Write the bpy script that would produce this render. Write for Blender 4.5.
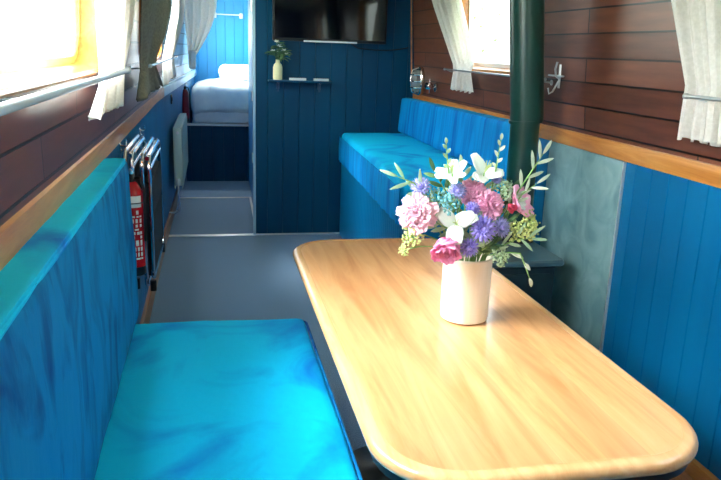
import bpy, bmesh, math, random
from mathutils import Vector, Matrix, noise
PI = math.pi
random.seed(7)
S = bpy.context.scene
C = S.collection
for o in list(bpy.data.objects): bpy.data.objects.remove(o)

# ------------------------------------------------------------------ camera
H = 1.38
def V3(a): return Vector(a)
F_PX = 720.0
ya = V3((210-360.5, 45-240, F_PX)); bx = 265-360.5
vv = -(ya[0]*bx + F_PX*F_PX)/ya[1]
Yc = ya.normalized(); Dc = V3((bx, vv, F_PX)).normalized(); Xc = Dc.cross(Yc)
if Xc.x < 0: Xc = -Xc
Zc = -Dc
right = V3((Xc[0], Yc[0], Zc[0])); down = V3((Xc[1], Yc[1], Zc[1])); fwd = V3((Xc[2], Yc[2], Zc[2]))
up = -down; bk = -fwd
cam = bpy.data.cameras.new('camera'); cam.lens = F_PX/721*36; cam.sensor_width = 36; cam.clip_start = .02
co = bpy.data.objects.new('camera', cam); C.objects.link(co)
co.matrix_world = Matrix(((right.x, up.x, bk.x, 0), (right.y, up.y, bk.y, 0), (right.z, up.z, bk.z, H), (0, 0, 0, 1)))
S.camera = co

# ------------------------------------------------------------------ world, light, exposure
w = bpy.data.worlds.new('sky'); S.world = w; w.use_nodes = True
nt = w.node_tree; nt.nodes.clear()
out = nt.nodes.new('ShaderNodeOutputWorld'); bg = nt.nodes.new('ShaderNodeBackground')
tc = nt.nodes.new('ShaderNodeTexCoord'); sep = nt.nodes.new('ShaderNodeSeparateXYZ'); rp = nt.nodes.new('ShaderNodeValToRGB')
nt.links.new(tc.outputs['Generated'], sep.inputs[0]); nt.links.new(sep.outputs['Z'], rp.inputs[0])
cr = rp.color_ramp
cr.elements[0].position = 0.0; cr.elements[0].color = (.62, .72, .66, 1)
cr.elements[1].position = 1.0; cr.elements[1].color = (.80, .92, 1.0, 1)
e = cr.elements.new(.12); e.color = (.95, .98, .98, 1)
nt.links.new(rp.outputs[0], bg.inputs[0])
side = nt.nodes.new('ShaderNodeMapRange'); side.interpolation_type = 'SMOOTHSTEP'   # the sky is brightest on the sunny left side
side.inputs['From Min'].default_value = -.8; side.inputs['From Max'].default_value = .6
side.inputs['To Min'].default_value = 17; side.inputs['To Max'].default_value = 2.6
nt.links.new(sep.outputs['X'], side.inputs[0]); nt.links.new(side.outputs[0], bg.inputs[1])
nt.links.new(bg.outputs[0], out.inputs[0])
S.view_settings.view_transform = 'Standard'; S.view_settings.look = 'None'
S.view_settings.gamma = 1; S.view_settings.use_curve_mapping = False
S.view_settings.exposure = 1.05
sd = bpy.data.lights.new('sun', 'SUN'); sd.energy = 9; sd.angle = math.radians(35); sd.color = (1, .97, .92)
so = bpy.data.objects.new('sun', sd); C.objects.link(so); so.rotation_euler = Vector((math.cos(math.radians(48)), .12, -math.sin(math.radians(48)))).to_track_quat('-Z', 'Y').to_euler()

# ------------------------------------------------------------------ helpers
OFF = {}
def woff(o): return OFF.get(o.name, Vector((0, 0, 0))) if o else Vector((0, 0, 0))
def setp(o, label=None, cat=None, group=None, kind=None):
    if label: o['label'] = label
    if cat: o['category'] = cat
    if group: o['group'] = group
    if kind: o['kind'] = kind
    return o
def thing(name, label, cat, loc=(0, 0, 0), group=None):
    o = bpy.data.objects.new(name, None); C.objects.link(o); o.location = loc; o.empty_display_size = .05
    OFF[o.name] = Vector(loc)
    return setp(o, label, cat, group)
def obj(name, bm, mat, parent=None, smooth=None, label=None, sharp=35):
    """link a bmesh drawn in world coordinates as one object (kept in the parent's frame)"""
    me = bpy.data.meshes.new(name)
    off = woff(parent)
    bmesh.ops.translate(bm, verts=bm.verts, vec=-off)
    bmesh.ops.recalc_face_normals(bm, faces=bm.faces)
    bm.to_mesh(me); bm.free()
    o = bpy.data.objects.new(name, me); C.objects.link(o)
    if mat:
        for m in (mat if isinstance(mat, (list, tuple)) else [mat]): me.materials.append(m)
    if parent: o.parent = parent
    OFF[o.name] = off
    if smooth is not False:
        for p in me.polygons: p.use_smooth = True
        try: me.set_sharp_from_angle(angle=math.radians(sharp))
        except Exception: pass
    if label: o['label'] = label
    return o
def single(name, bm, mat, label, cat, group=None, **k):
    """a top-level thing that is one mesh, with its origin at its own centre-bottom"""
    xs = [v.co for v in bm.verts]
    c = Vector(((min(v.x for v in xs)+max(v.x for v in xs))/2, (min(v.y for v in xs)+max(v.y for v in xs))/2, min(v.z for v in xs)))
    bmesh.ops.translate(bm, verts=bm.verts, vec=-c)
    o = obj(name, bm, mat, **k); o.location = c; OFF[o.name] = c
    return setp(o, label, cat, group)
def struct(name, bm, mat, parent=None, **k):
    o = obj(name, bm, mat, parent, **k)
    if not parent: o['kind'] = 'structure'
    return o
def B(): return bmesh.new()
def box(bm, x0, x1, y0, y1, z0, z1, bev=0, seg=2):
    r = bmesh.ops.create_cube(bm, size=1)
    vs = r['verts']
    for v in vs:
        v.co = Vector(((x0+x1)/2+v.co.x*(x1-x0), (y0+y1)/2+v.co.y*(y1-y0), (z0+z1)/2+v.co.z*(z1-z0)))
    if bev:
        es = list({e for v in vs for e in v.link_edges})
        bmesh.ops.bevel(bm, geom=es, offset=bev, segments=seg, profile=.6, affect='EDGES')
    return bm
def cyl(bm, p0, p1, r0, r1=None, n=20, caps=True):
    p0 = Vector(p0); p1 = Vector(p1); r1 = r0 if r1 is None else r1
    return tube(bm, [p0, p1], [r0, r1], n, caps)
def tube(bm, pts, rs, n=10, caps=True, closed=False):
    pts = [Vector(p) for p in pts]
    if not isinstance(rs, (list, tuple)): rs = [rs]*len(pts)
    m = len(pts); rings = []
    t0 = (pts[1]-pts[0]).normalized()
    a = Vector((0, 0, 1)) if abs(t0.z) < .9 else Vector((1, 0, 0))
    nrm = (a - t0*a.dot(t0)).normalized()
    for i in range(m):
        if closed: t = (pts[(i+1) % m]-pts[i-1]).normalized()
        elif i == 0: t = t0
        elif i == m-1: t = (pts[-1]-pts[-2]).normalized()
        else: t = ((pts[i+1]-pts[i]).normalized()+(pts[i]-pts[i-1]).normalized()).normalized()
        nrm = (nrm - t*nrm.dot(t)).normalized(); bn = t.cross(nrm)
        rings.append([bm.verts.new(pts[i]+(nrm*math.cos(2*PI*k/n)+bn*math.sin(2*PI*k/n))*rs[i]) for k in range(n)])
    for i in range(m if closed else m-1):
        A = rings[i]; Bq = rings[(i+1) % m]
        for k in range(n): bm.faces.new((A[k], A[(k+1) % n], Bq[(k+1) % n], Bq[k]))
    if caps and not closed:
        bm.faces.new(rings[0][::-1]); bm.faces.new(rings[-1])
    return bm
def lathe(bm, prof, c=(0, 0, 0), n=32, axis='z'):
    c = Vector(c); rings = []
    for r, h in prof:
        ring = []
        for k in range(n):
            a = 2*PI*k/n
            if axis == 'z': p = Vector((r*math.cos(a), r*math.sin(a), h))
            elif axis == 'x': p = Vector((h, r*math.cos(a), r*math.sin(a)))
            else: p = Vector((r*math.cos(a), h, r*math.sin(a)))
            ring.append(bm.verts.new(c+p))
        rings.append(ring)
    for i in range(len(rings)-1):
        for k in range(n): bm.faces.new((rings[i][k], rings[i][(k+1) % n], rings[i+1][(k+1) % n], rings[i+1][k]))
    for ring in (rings[0][::-1], rings[-1]):
        bm.faces.new(ring)
    return bm
def softbox(x0, x1, y0, y1, z0, z1, r=.03, seg=.03, amp=.003, sc=5, puff=0, fn=None):
    """a cushion: rounded box with slightly uneven faces"""
    bm = B(); dim = (x1-x0, y1-y0, z1-z0); c = Vector(((x0+x1)/2, (y0+y1)/2, (z0+z1)/2))
    n = [max(2, int(d/seg)) for d in dim]
    vmap = {}
    def gv(i, j, k):
        if (i, j, k) in vmap: return vmap[(i, j, k)]
        def cc(t, nn, d):  # denser at the ends
            s = t/nn*2-1
            return math.copysign(1-(1-abs(s))**1.35, s)*d/2
        p = Vector((cc(i, n[0], dim[0]), cc(j, n[1], dim[1]), cc(k, n[2], dim[2])))
        q = Vector([max(-(dim[a]/2-r), min(dim[a]/2-r, p[a])) for a in range(3)])
        d = p-q
        if d.length > 1e-6: p = q+d.normalized()*r
        nn_ = d.normalized() if d.length > 1e-6 else Vector((0, 0, 1))
        wv = noise.noise((p+c)*sc)*amp + noise.noise((p+c)*sc*3)*amp*.4
        if puff:
            u = [1-(2*p[a]/dim[a])**2 for a in range(3)]
            pz = puff*max(0, u[0])**.5*max(0, u[1])**.5
            p.z += pz*(1 if p.z > 0 else 0)
        p = p+nn_*wv+c
        if fn: p = fn(p)
        vmap[(i, j, k)] = bm.verts.new(p); return vmap[(i, j, k)]
    def face(f, a, b):
        for i in range(a):
            for j in range(b):
                vs = [gv(*f(i, j)), gv(*f(i+1, j)), gv(*f(i+1, j+1)), gv(*f(i, j+1))]
                try: bm.faces.new(vs)
                except ValueError: pass
    for k in (0, n[2]): face(lambda i, j: (i, j, k), n[0], n[1])
    for k in (0, n[1]): face(lambda i, j: (i, k, j), n[0], n[2])
    for k in (0, n[0]): face(lambda i, j: (k, i, j), n[1], n[2])
    return bm
def rrect(u0, u1, v0, v1, r, n=6):
    pts = []
    for cx, cy, a0 in ((u1-r, v1-r, 0), (u0+r, v1-r, PI/2), (u0+r, v0+r, PI), (u1-r, v0+r, 1.5*PI)):
        for k in range(n+1):
            a = a0+PI/2*k/n; pts.append((cx+r*math.cos(a), cy+r*math.sin(a)))
    return pts
def loft(bm, loops, close=True, cap=False):
    rs = [[bm.verts.new(p) for p in L] for L in loops]
    m = len(rs); n = len(rs[0])
    for i in range(m if close else m-1):
        A = rs[i]; Bq = rs[(i+1) % m]
        for k in range(n): bm.faces.new((A[k], A[(k+1) % n], Bq[(k+1) % n], Bq[k]))
    if cap: bm.faces.new(rs[0][::-1]); bm.faces.new(rs[-1])
    return bm
def holed(outer, holes, thick):
    """flat sheet in u,v with rounded holes; returns a bmesh with z = -thick..0"""
    cu = bpy.data.curves.new('tmp', 'CURVE'); cu.dimensions = '2D'; cu.fill_mode = 'BOTH'; cu.extrude = thick/2
    for L in [outer]+holes:
        sp = cu.splines.new('POLY'); sp.points.add(len(L)-1)
        for p, q in zip(sp.points, L): p.co = (q[0], q[1], 0, 1)
        sp.use_cyclic_u = True
    o = bpy.data.objects.new('tmp', cu); C.objects.link(o)
    dg = bpy.context.evaluated_depsgraph_get(); me = bpy.data.meshes.new_from_object(o.evaluated_get(dg))
    bm = B(); bm.from_mesh(me); bpy.data.objects.remove(o); bpy.data.curves.remove(cu); bpy.data.meshes.remove(me)
    for v in bm.verts: v.co.z -= thick/2
    return bm
def groove_profile(a, b, pitch, start=0., wdt=.006, dep=.006):
    """(s, depth) along a boarded wall, V grooves at each pitch"""
    pts = [(a, 0)]; s = a+start if start > 0 else a+pitch
    while s < b-.01:
        pts += [(s-wdt/2, 0), (s, dep), (s+wdt/2, 0)]; s += pitch
    pts.append((b, 0)); return pts
def boards(bm, a, b, z0, z1, fn, pitch=.1, start=0., thick=.02):
    """vertical tongue-and-groove boarding; fn(s, depth, z) -> point"""
    pr = groove_profile(a, b, pitch, start)
    fr0 = [bm.verts.new(fn(s, d, z0)) for s, d in pr]; fr1 = [bm.verts.new(fn(s, d, z1)) for s, d in pr]
    bk0 = [bm.verts.new(fn(s, thick, z0)) for s, d in pr]; bk1 = [bm.verts.new(fn(s, thick, z1)) for s, d in pr]
    for i in range(len(pr)-1):
        bm.faces.new((fr0[i], fr0[i+1], fr1[i+1], fr1[i])); bm.faces.new((bk0[i], bk1[i], bk1[i+1], bk0[i+1]))
        bm.faces.new((fr1[i], fr1[i+1], bk1[i+1], bk1[i])); bm.faces.new((fr0[i], bk0[i], bk0[i+1], fr0[i+1]))
    for i in (0, -1): bm.faces.new((fr0[i], fr1[i], bk1[i], bk0[i]))
    return bm

# ------------------------------------------------------------------ materials
def srgb(r, g, b):
    f = lambda c: ((c/255+.055)/1.055)**2.4 if c/255 > .04045 else c/255/12.92
    return (f(r), f(g), f(b), 1)
def mat(name, col, rough=.5, metal=0, **k):
    m = bpy.data.materials.new(name); m.use_nodes = True
    p = m.node_tree.nodes['Principled BSDF']
    p.inputs['Base Color'].default_value = col; p.inputs['Roughness'].default_value = rough; p.inputs['Metallic'].default_value = metal
    for a, b in k.items(): p.inputs[a.replace('_', ' ')].default_value = b
    return m
def nodes(m): return m.node_tree, m.node_tree.nodes['Principled BSDF']
def add(nt, t, **k):
    n = nt.nodes.new(t)
    for a, b in k.items(): setattr(n, a, b)
    return n
def coords(nt, scale=(1, 1, 1), rot=(0, 0, 0)):
    tc = add(nt, 'ShaderNodeTexCoord'); mp = add(nt, 'ShaderNodeMapping')
    mp.inputs['Scale'].default_value = scale; mp.inputs['Rotation'].default_value = rot
    nt.links.new(tc.outputs['Object'], mp.inputs[0]); return mp.outputs[0]
def noisy(m, c1, c2, scale=5, detail=4, cs=(1, 1, 1), lo=.35, hi=.65, bump=0, bscale=None, rough=None, dist=0, bd=.002):
    nt, p = nodes(m); v = coords(nt, cs)
    n = add(nt, 'ShaderNodeTexNoise'); n.inputs['Scale'].default_value = scale; n.inputs['Detail'].default_value = detail; n.inputs['Distortion'].default_value = dist
    nt.links.new(v, n.inputs['Vector'])
    r = add(nt, 'ShaderNodeValToRGB'); r.color_ramp.elements[0].position = lo; r.color_ramp.elements[1].position = hi
    r.color_ramp.elements[0].color = c1; r.color_ramp.elements[1].color = c2
    nt.links.new(n.outputs[0], r.inputs[0]); nt.links.new(r.outputs[0], p.inputs['Base Color'])
    if bump:
        n2 = n
        if bscale:
            n2 = add(nt, 'ShaderNodeTexNoise'); n2.inputs['Scale'].default_value = bscale; n2.inputs['Detail'].default_value = 3; nt.links.new(v, n2.inputs['Vector'])
        b = add(nt, 'ShaderNodeBump'); b.inputs['Strength'].default_value = bump; b.inputs['Distance'].default_value = bd
        nt.links.new(n2.outputs[0], b.inputs['Height']); nt.links.new(b.outputs[0], p.inputs['Normal'])
    return m
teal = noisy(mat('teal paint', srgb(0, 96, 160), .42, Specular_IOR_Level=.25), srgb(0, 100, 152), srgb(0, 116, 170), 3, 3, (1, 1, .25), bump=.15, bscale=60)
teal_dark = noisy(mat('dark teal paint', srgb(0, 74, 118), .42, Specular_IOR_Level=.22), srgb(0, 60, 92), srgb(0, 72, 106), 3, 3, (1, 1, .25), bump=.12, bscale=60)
skyblue = noisy(mat('sky blue paint', srgb(20, 130, 205), .4), srgb(40, 142, 208), srgb(56, 158, 220), 3, 3, (1, 1, .25))
paleblue = noisy(mat('pale blue paint', srgb(165, 205, 225), .4), srgb(150, 195, 220), srgb(180, 215, 230), 3)
white_paint = mat('white paint', srgb(225, 230, 230), .4)
cream = mat('cream ceiling paint', srgb(235, 235, 228), .5)
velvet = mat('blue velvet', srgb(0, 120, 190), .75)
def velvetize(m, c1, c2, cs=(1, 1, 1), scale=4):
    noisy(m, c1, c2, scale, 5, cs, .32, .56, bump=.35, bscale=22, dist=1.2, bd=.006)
    nt, p = nodes(m)
    p.inputs['Sheen Weight'].default_value = .25; p.inputs['Sheen Roughness'].default_value = .35
    p.inputs['Sheen Tint'].default_value = srgb(60, 215, 255); p.inputs['Specular IOR Level'].default_value = .15
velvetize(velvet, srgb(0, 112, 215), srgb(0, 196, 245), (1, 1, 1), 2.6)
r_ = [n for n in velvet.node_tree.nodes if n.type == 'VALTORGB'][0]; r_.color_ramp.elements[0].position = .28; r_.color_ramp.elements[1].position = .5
velvet_shaded = mat('blue velvet, shade painted in', srgb(0, 100, 170), .75); velvetize(velvet_shaded, srgb(0, 62, 138), srgb(0, 128, 196), (1, 1.4, .6), 6)  # same velvet in darker blues, painting in the dim cushion front
velvet_bench = mat('blue velvet, ribbed', srgb(0, 120, 200), .75); velvetize(velvet_bench, srgb(0, 100, 190), srgb(0, 150, 222), (1.5, 3, .3), 4)
carpet = noisy(mat('blue grey carpet', srgb(80, 104, 130), .95), srgb(84, 112, 142), srgb(142, 170, 196), 220, 2, lo=.3, hi=.7, bump=.5)
# dark stained planks
def planks(name, a, b, gap, rough=.32):
    m = mat(name, a, rough); nt, p = nodes(m)
    tc = add(nt, 'ShaderNodeTexCoord'); sp = add(nt, 'ShaderNodeSeparateXYZ'); cb = add(nt, 'ShaderNodeCombineXYZ')
    nt.links.new(tc.outputs['Object'], sp.inputs[0]); nt.links.new(sp.outputs[1], cb.inputs[0]); nt.links.new(sp.outputs[2], cb.inputs[1])
    ml = add(nt, 'ShaderNodeVectorMath', operation='ADD'); ml.inputs[1].default_value = (.3, .038, 0); nt.links.new(cb.outputs[0], ml.inputs[0])
    br = add(nt, 'ShaderNodeTexBrick'); br.offset = .37; br.inputs['Scale'].default_value = 1; br.inputs['Mortar Size'].default_value = .0036
    br.inputs['Brick Width'].default_value = 1.15; br.inputs['Row Height'].default_value = .0945; br.inputs['Color1'].default_value = (0, 0, 0, 1); br.inputs['Color2'].default_value = (1, 1, 1, 1)
    br.inputs['Mortar'].default_value = (.5, .5, .5, 1); br.inputs['Mortar Smooth'].default_value = .1
    nt.links.new(ml.outputs[0], br.inputs['Vector'])
    mp = add(nt, 'ShaderNodeMapping'); mp.inputs['Scale'].default_value = (1, 1.6, 16); nt.links.new(tc.outputs['Object'], mp.inputs[0])
    n = add(nt, 'ShaderNodeTexNoise'); n.inputs['Scale'].default_value = 2.5; n.inputs['Detail'].default_value = 4; n.inputs['Distortion'].default_value = .15; nt.links.new(mp.outputs[0], n.inputs['Vector'])
    ad = add(nt, 'ShaderNodeMath', operation='MULTIPLY_ADD'); ad.inputs[1].default_value = .45; nt.links.new(br.outputs['Color'], ad.inputs[0]); 
    sc = add(nt, 'ShaderNodeMath', operation='MULTIPLY'); sc.inputs[1].default_value = .8; nt.links.new(n.outputs[0], sc.inputs[0]); nt.links.new(sc.outputs[0], ad.inputs[2])
    r = add(nt, 'ShaderNodeValToRGB'); r.color_ramp.elements[0].position = .1; r.color_ramp.elements[1].position = 1.0
    r.color_ramp.elements[0].color = a; r.color_ramp.elements[1].color = b; nt.links.new(ad.outputs[0], r.inputs[0])
    mx = add(nt, 'ShaderNodeMixRGB'); nt.links.new(br.outputs['Fac'], mx.inputs[0]); nt.links.new(r.outputs[0], mx.inputs[1]); mx.inputs[2].default_value = gap
    nt.links.new(mx.outputs[0], p.inputs['Base Color'])
    b_ = add(nt, 'ShaderNodeBump', invert=True); b_.inputs['Strength'].default_value = .8; b_.inputs['Distance'].default_value = .004
    nt.links.new(br.outputs['Fac'], b_.inputs['Height']); nt.links.new(b_.outputs[0], p.inputs['Normal'])
    return m
dark_planks = planks('dark stained planks', srgb(54, 28, 26), srgb(130, 78, 56), srgb(6, 3, 3), .3)
blue_planks = planks('pale blue planks', srgb(140, 190, 215), srgb(165, 210, 230), srgb(50, 90, 120), .4)
def wood(name, c1, c2, c3, along='y', rough=.3, coat=0., sc=1., strips=None):
    m = mat(name, c1, rough); nt, p = nodes(m); p.inputs['Coat Weight'].default_value = coat; p.inputs['Coat Roughness'].default_value = .12
    s = {'x': (1.2, 14, 14), 'y': (14, 1.2, 14), 'z': (14, 14, 1.2)}[along]
    v = coords(nt, tuple(a*sc for a in s))
    n = add(nt, 'ShaderNodeTexNoise'); n.inputs['Scale'].default_value = 1.6; n.inputs['Detail'].default_value = 7; n.inputs['Roughness'].default_value = .62; n.inputs['Distortion'].default_value = 1.1
    nt.links.new(v, n.inputs['Vector'])
    r = add(nt, 'ShaderNodeValToRGB'); r.color_ramp.elements[0].position = .3; r.color_ramp.elements[1].position = .72
    r.color_ramp.elements[0].color = c2; r.color_ramp.elements[1].color = c3
    e = r.color_ramp.elements.new(.5); e.color = c1
    nt.links.new(n.outputs[0], r.inputs[0]); colout = r.outputs[0]
    if strips:
        tc = add(nt, 'ShaderNodeTexCoord'); sp = add(nt, 'ShaderNodeSeparateXYZ'); nt.links.new(tc.outputs['Object'], sp.inputs[0])
        d = add(nt, 'ShaderNodeMath', operation='DIVIDE'); d.inputs[1].default_value = strips; nt.links.new(sp.outputs[0], d.inputs[0])
        f = add(nt, 'ShaderNodeMath', operation='FLOOR'); nt.links.new(d.outputs[0], f.inputs[0])
        wn = add(nt, 'ShaderNodeTexWhiteNoise', noise_dimensions='1D'); nt.links.new(f.outputs[0], wn.inputs['W'])
        hv = add(nt, 'ShaderNodeHueSaturation'); mr = add(nt, 'ShaderNodeMapRange'); mr.inputs['To Min'].default_value = .86; mr.inputs['To Max'].default_value = 1.12
        nt.links.new(wn.outputs['Value'], mr.inputs[0]); nt.links.new(mr.outputs[0], hv.inputs['Value']); nt.links.new(colout, hv.inputs['Color']); colout = hv.outputs[0]
    nt.links.new(colout, p.inputs['Base Color']); return m
oak = wood('golden oak', srgb(202, 134, 62), srgb(176, 104, 42), srgb(220, 158, 86), 'y')
oak_brown = wood('brown oak', srgb(168, 110, 68), srgb(140, 84, 48), srgb(190, 134, 88), 'y')
oak_window = wood('golden window oak', srgb(190, 122, 56), srgb(170, 100, 38), srgb(206, 142, 76), 'y', .28, .3)
table_wood = wood('light oak laminate', srgb(212, 156, 104), srgb(190, 128, 78), srgb(224, 174, 124), 'y', .3, .5, .8, .083)
table_edge = wood('oak table edge', srgb(220, 170, 118), srgb(206, 150, 98), srgb(230, 188, 140), 'y', .22, .7)
chrome = mat('chrome', (.82, .84, .86, 1), .12, 1); steel = mat('brushed silver', (.72, .76, .78, 1), .3, 1)
alum = mat('aluminium strip', (.8, .82, .82, 1), .35, .7)
white_al = mat('white enamel rail', srgb(200, 212, 220), .25)
bracket_m = mat('blue grey bracket paint', srgb(60, 90, 120), .4, .3)
black = mat('black plastic', srgb(14, 14, 18), .4); blackfab = noisy(mat('black padded fabric', srgb(14, 16, 26), .8), srgb(10, 11, 18), srgb(22, 26, 42), 40)
brass = mat('pewter', (.65, .62, .55, 1), .2, 1)
stove_m = noisy(mat('dark green black stove enamel', srgb(16, 38, 44), .45), srgb(12, 32, 38), srgb(22, 46, 52), 20, bump=.2, bscale=80)
flue_m = noisy(mat('dark green flue enamel', srgb(12, 50, 48), .32), srgb(10, 54, 50), srgb(18, 68, 62), 6, bump=.05)
stove_top = mat('stove top plate', srgb(70, 96, 104), .3)
slate = noisy(mat('teal slate panel', srgb(120, 158, 162), .42), srgb(104, 144, 150), srgb(142, 178, 180), 7, 8, bump=.3, bscale=30, dist=1)
screen = mat('tv glass', srgb(6, 8, 18), .06); screen.node_tree.nodes['Principled BSDF'].inputs['Specular IOR Level'].default_value = .35
red = mat('red enamel', srgb(190, 16, 30), .25); darkred = mat('dark red enamel', srgb(120, 18, 36), .3)
label_w = mat('white print', srgb(235, 235, 230), .5)
rad_m = mat('radiator enamel', srgb(196, 220, 212), .3)
sheet = noisy(mat('white bed linen', srgb(235, 240, 245), .85), srgb(225, 232, 240), srgb(245, 248, 250), 5, bump=.3, bscale=14, bd=.01)
def cloth(name, c1, c2, tr=.35):
    m = mat(name, c1, .9); noisy(m, c1, c2, 90, 2, bump=.1); nt, p = nodes(m)
    t = add(nt, 'ShaderNodeBsdfTranslucent'); t.inputs[0].default_value = c2; mx = add(nt, 'ShaderNodeMixShader'); mx.inputs[0].default_value = tr
    o = nt.nodes['Material Output']; nt.links.new(p.outputs[0], mx.inputs[1]); nt.links.new(t.outputs[0], mx.inputs[2]); nt.links.new(mx.outputs[0], o.inputs[0]); return m
linen = cloth('off white curtain linen', srgb(232, 230, 224), srgb(250, 248, 244), .42)
linen_shaded = cloth('shaded curtain linen', srgb(120, 118, 106), srgb(138, 136, 122), .12)  # backlit shade of the second left curtain, painted as grey
glass = bpy.data.materials.new('window glass'); glass.use_nodes = True; gn = glass.node_tree; gn.nodes.clear()
go = gn.nodes.new('ShaderNodeOutputMaterial'); gt = gn.nodes.new('ShaderNodeBsdfTransparent'); gg = gn.nodes.new('ShaderNodeBsdfGlossy'); gm = gn.nodes.new('ShaderNodeMixShader')
gt.inputs[0].default_value = (.96, .98, .98, 1); gg.inputs['Roughness'].default_value = .03; gm.inputs[0].default_value = .06
gn.links.new(gt.outputs[0], gm.inputs[1]); gn.links.new(gg.outputs[0], gm.inputs[2]); gn.links.new(gm.outputs[0], go.inputs[0])
pot_m = noisy(mat('cream glazed pot', srgb(228, 220, 200), .35), srgb(220, 208, 184), srgb(238, 232, 216), 6, 4, (3, 3, .4))

# ------------------------------------------------------------------ the cabin shell
Y0, YP, YD, YB, YE = -1.6, 5.33, 6.75, 7.62, 9.3
ZG0, ZG1, ZC = 1.016, 1.08, 1.93
def XL(y, z):    # inner face of the left side
    t = max(0., y-5.0); f = min(1., max(0, z/1.08))
    return -.348 + t*(.012+.028*f) + (0.045*(z-ZG1) if z > ZG1 else 0)
def XR(z): return 1.5 - (0.055*(z-ZG1)+.012 if z > ZG1 else 0)

bm = B(); box(bm, -.45, 1.6, Y0, YE, -.05, 0); struct('floor', bm, carpet, smooth=False)
# ceiling, gently cambered
bm = B(); pr = []
for k in range(13):
    x = -.42+k*(2.0/12); pr.append((x, ZC+.09*(1-((x-.58)/1.0)**2)))
loft(bm, [[(x, y, z) for x, z in pr]+[(x, y, z+.04) for x, z in pr[::-1]] for y in (Y0, YE)], close=False, cap=True)
struct('ceiling', bm, cream)
# left side: boarding below the gunwale
bm = B(); boards(bm, Y0, YE, -.02, ZG0+.01, lambda s, d, z: (XL(s, z)-d, s, z), .1, .05)
struct('wall_left', bm, teal)
bm = B(); boards(bm, Y0, YE, -.02, ZG0+.01, lambda s, d, z: (1.5+d, s, z), .1, .03)
struct('wall_right', bm, teal)
def window(n, side, y0, y1, z0=1.285, z1=1.86, r=.14):
    """rounded timber-lined cabin window; y0..y1, z0..z1 is the outer edge of the liner"""
    sg = -1 if side == 'L' else 1
    def X(y, z, d): return (XL(y, z) if side == 'L' else XR(z)) + sg*d
    def L(ins, d, rr): return [(X(u, v, d), u, v) for u, v in rrect(y0+ins, y1-ins, z0+ins, z1-ins, rr)]
    w_ = thing('window_%d' % n, None, None); w_['kind'] = 'structure'
    bm = B(); loft(bm, [L(0, .004, r), L(0, -.008, r), L(.006, -.012, r-.004), L(.016, -.01, r-.01), L(.03, .055, r-.02), L(.03, .075, r-.02), L(.0, .075, r)])
    obj('window_frame', bm, oak_window, w_)
    bm = B(); loft(bm, [L(.028, .052, r-.02), L(.05, .05, r-.035), L(.053, .062, r-.038), L(.05, .074, r-.035), L(.028, .074, r-.02)])
    obj('glazing_bead', bm, alum if side == 'R' else oak_window, w_)
    bm = B(); loft(bm, [L(.045, .064, r-.03), L(.045, .069, r-.03)], close=False, cap=True)
    obj('window_pane', bm, glass, w_)
LW = [(.75, 2.42), (3.75, 5.2), (7.75, 8.9)]; RW = [(.35, 1.75), (3.2, 4.3), (7.75, 8.9)]
def upper(side, segs, wins):
    for i, (a, b, m, nm) in enumerate(segs):
        hs = [rrect(y0+.004, y1-.004, 1.289, 1.856, .137) for y0, y1 in wins if a < y0 and y1 < b]
        bmm = holed([(a, ZG1-.01), (b, ZG1-.01), (b, ZC+.09), (a, ZC+.09)], hs, .05)
        for v in bmm.verts:
            u, z, d = v.co.x, v.co.y, v.co.z
            v.co = Vector(((XL(u, z)+d) if side == 'L' else (XR(z)-d), u, z))
        struct(nm, bmm, m, smooth=False)
upper('L', [(Y0, 5.35, dark_planks, 'wall_left_planking'), (5.35, YE, blue_planks, 'wall_left_aft')], LW)
upper('R', [(Y0, 5.35, dark_planks, 'wall_right_planking'), (5.35, YE, blue_planks, 'wall_right_aft')], RW)
n = 1
for y0, y1 in LW: window(n, 'L', y0, y1); n += 1
for y0, y1 in RW: window(n, 'R', y0, y1); n += 1
# gunwale trims
def trim_left(y0, y1, z0, z1, t, nm, m, seg=12):
    bm = B(); loops = []
    for k in range(seg+1):
        y = y0+(y1-y0)*k/seg
        loops.append([(XL(y, z0)-.002, y, z0), (XL(y, z0)+t, y, z0), (XL(y, z0)+t, y, z1-.006), (XL(y, z0)+t-.006, y, z1), (XL(y, z1)-.03, y, z1)])
    loft(bm, loops, close=False, cap=True); return struct(nm, bm, m)
trim_left(Y0, 5.35, ZG0, ZG1, .012, 'trim_1', oak); trim_left(5.35, YE, ZG0, ZG1, .012, 'trim_2', paleblue)
bm = B(); box(bm, 1.487, 1.56, Y0, YP, ZG0, ZG1, .005); struct('trim_3', bm, oak)
# skirtings
trim_left(2.0, YD-.1, 0, .10, .018, 'baseboard_left', oak_brown)
bm = B(); box(bm, 1.37, 1.5, -1.5, 2.42, 0, .10, .004); struct('baseboard_right', bm, oak_brown)
bm = B(); box(bm, 1.48, 1.505, -1.5, 2.40, .09, .15, .005); struct('trim_4', bm, oak)
# front bulkhead behind the viewer with glazed double doors
bm = B()
box(bm, -.45, .12, Y0-.04, Y0, 0, 2.03); box(bm, 1.02, 1.6, Y0-.04, Y0, 0, 2.03); box(bm, .12, 1.02, Y0-.04, Y0, 1.85, 2.03); struct('wall_front', bm, teal, smooth=False)
for k, (a, b) in enumerate(((.12, .57), (.57, 1.02))):
    d = thing('door_%d' % (k+1), None, None); d['kind'] = 'structure'
    bm = B(); box(bm, a, a+.06, Y0-.035, Y0-.005, 0, 1.85); box(bm, b-.06, b, Y0-.035, Y0-.005, 0, 1.85); box(bm, a+.06, b-.06, Y0-.035, Y0-.005, 1.78, 1.85); box(bm, a+.06, b-.06, Y0-.03, Y0-.01, 0, 1.35)
    obj('door_frame', bm, oak_window, d, smooth=False)
    bm = B(); box(bm, a+.05, b-.05, Y0-.022, Y0-.018, 1.34, 1.79); obj('door_pane', bm, glass, d, smooth=False)
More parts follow.
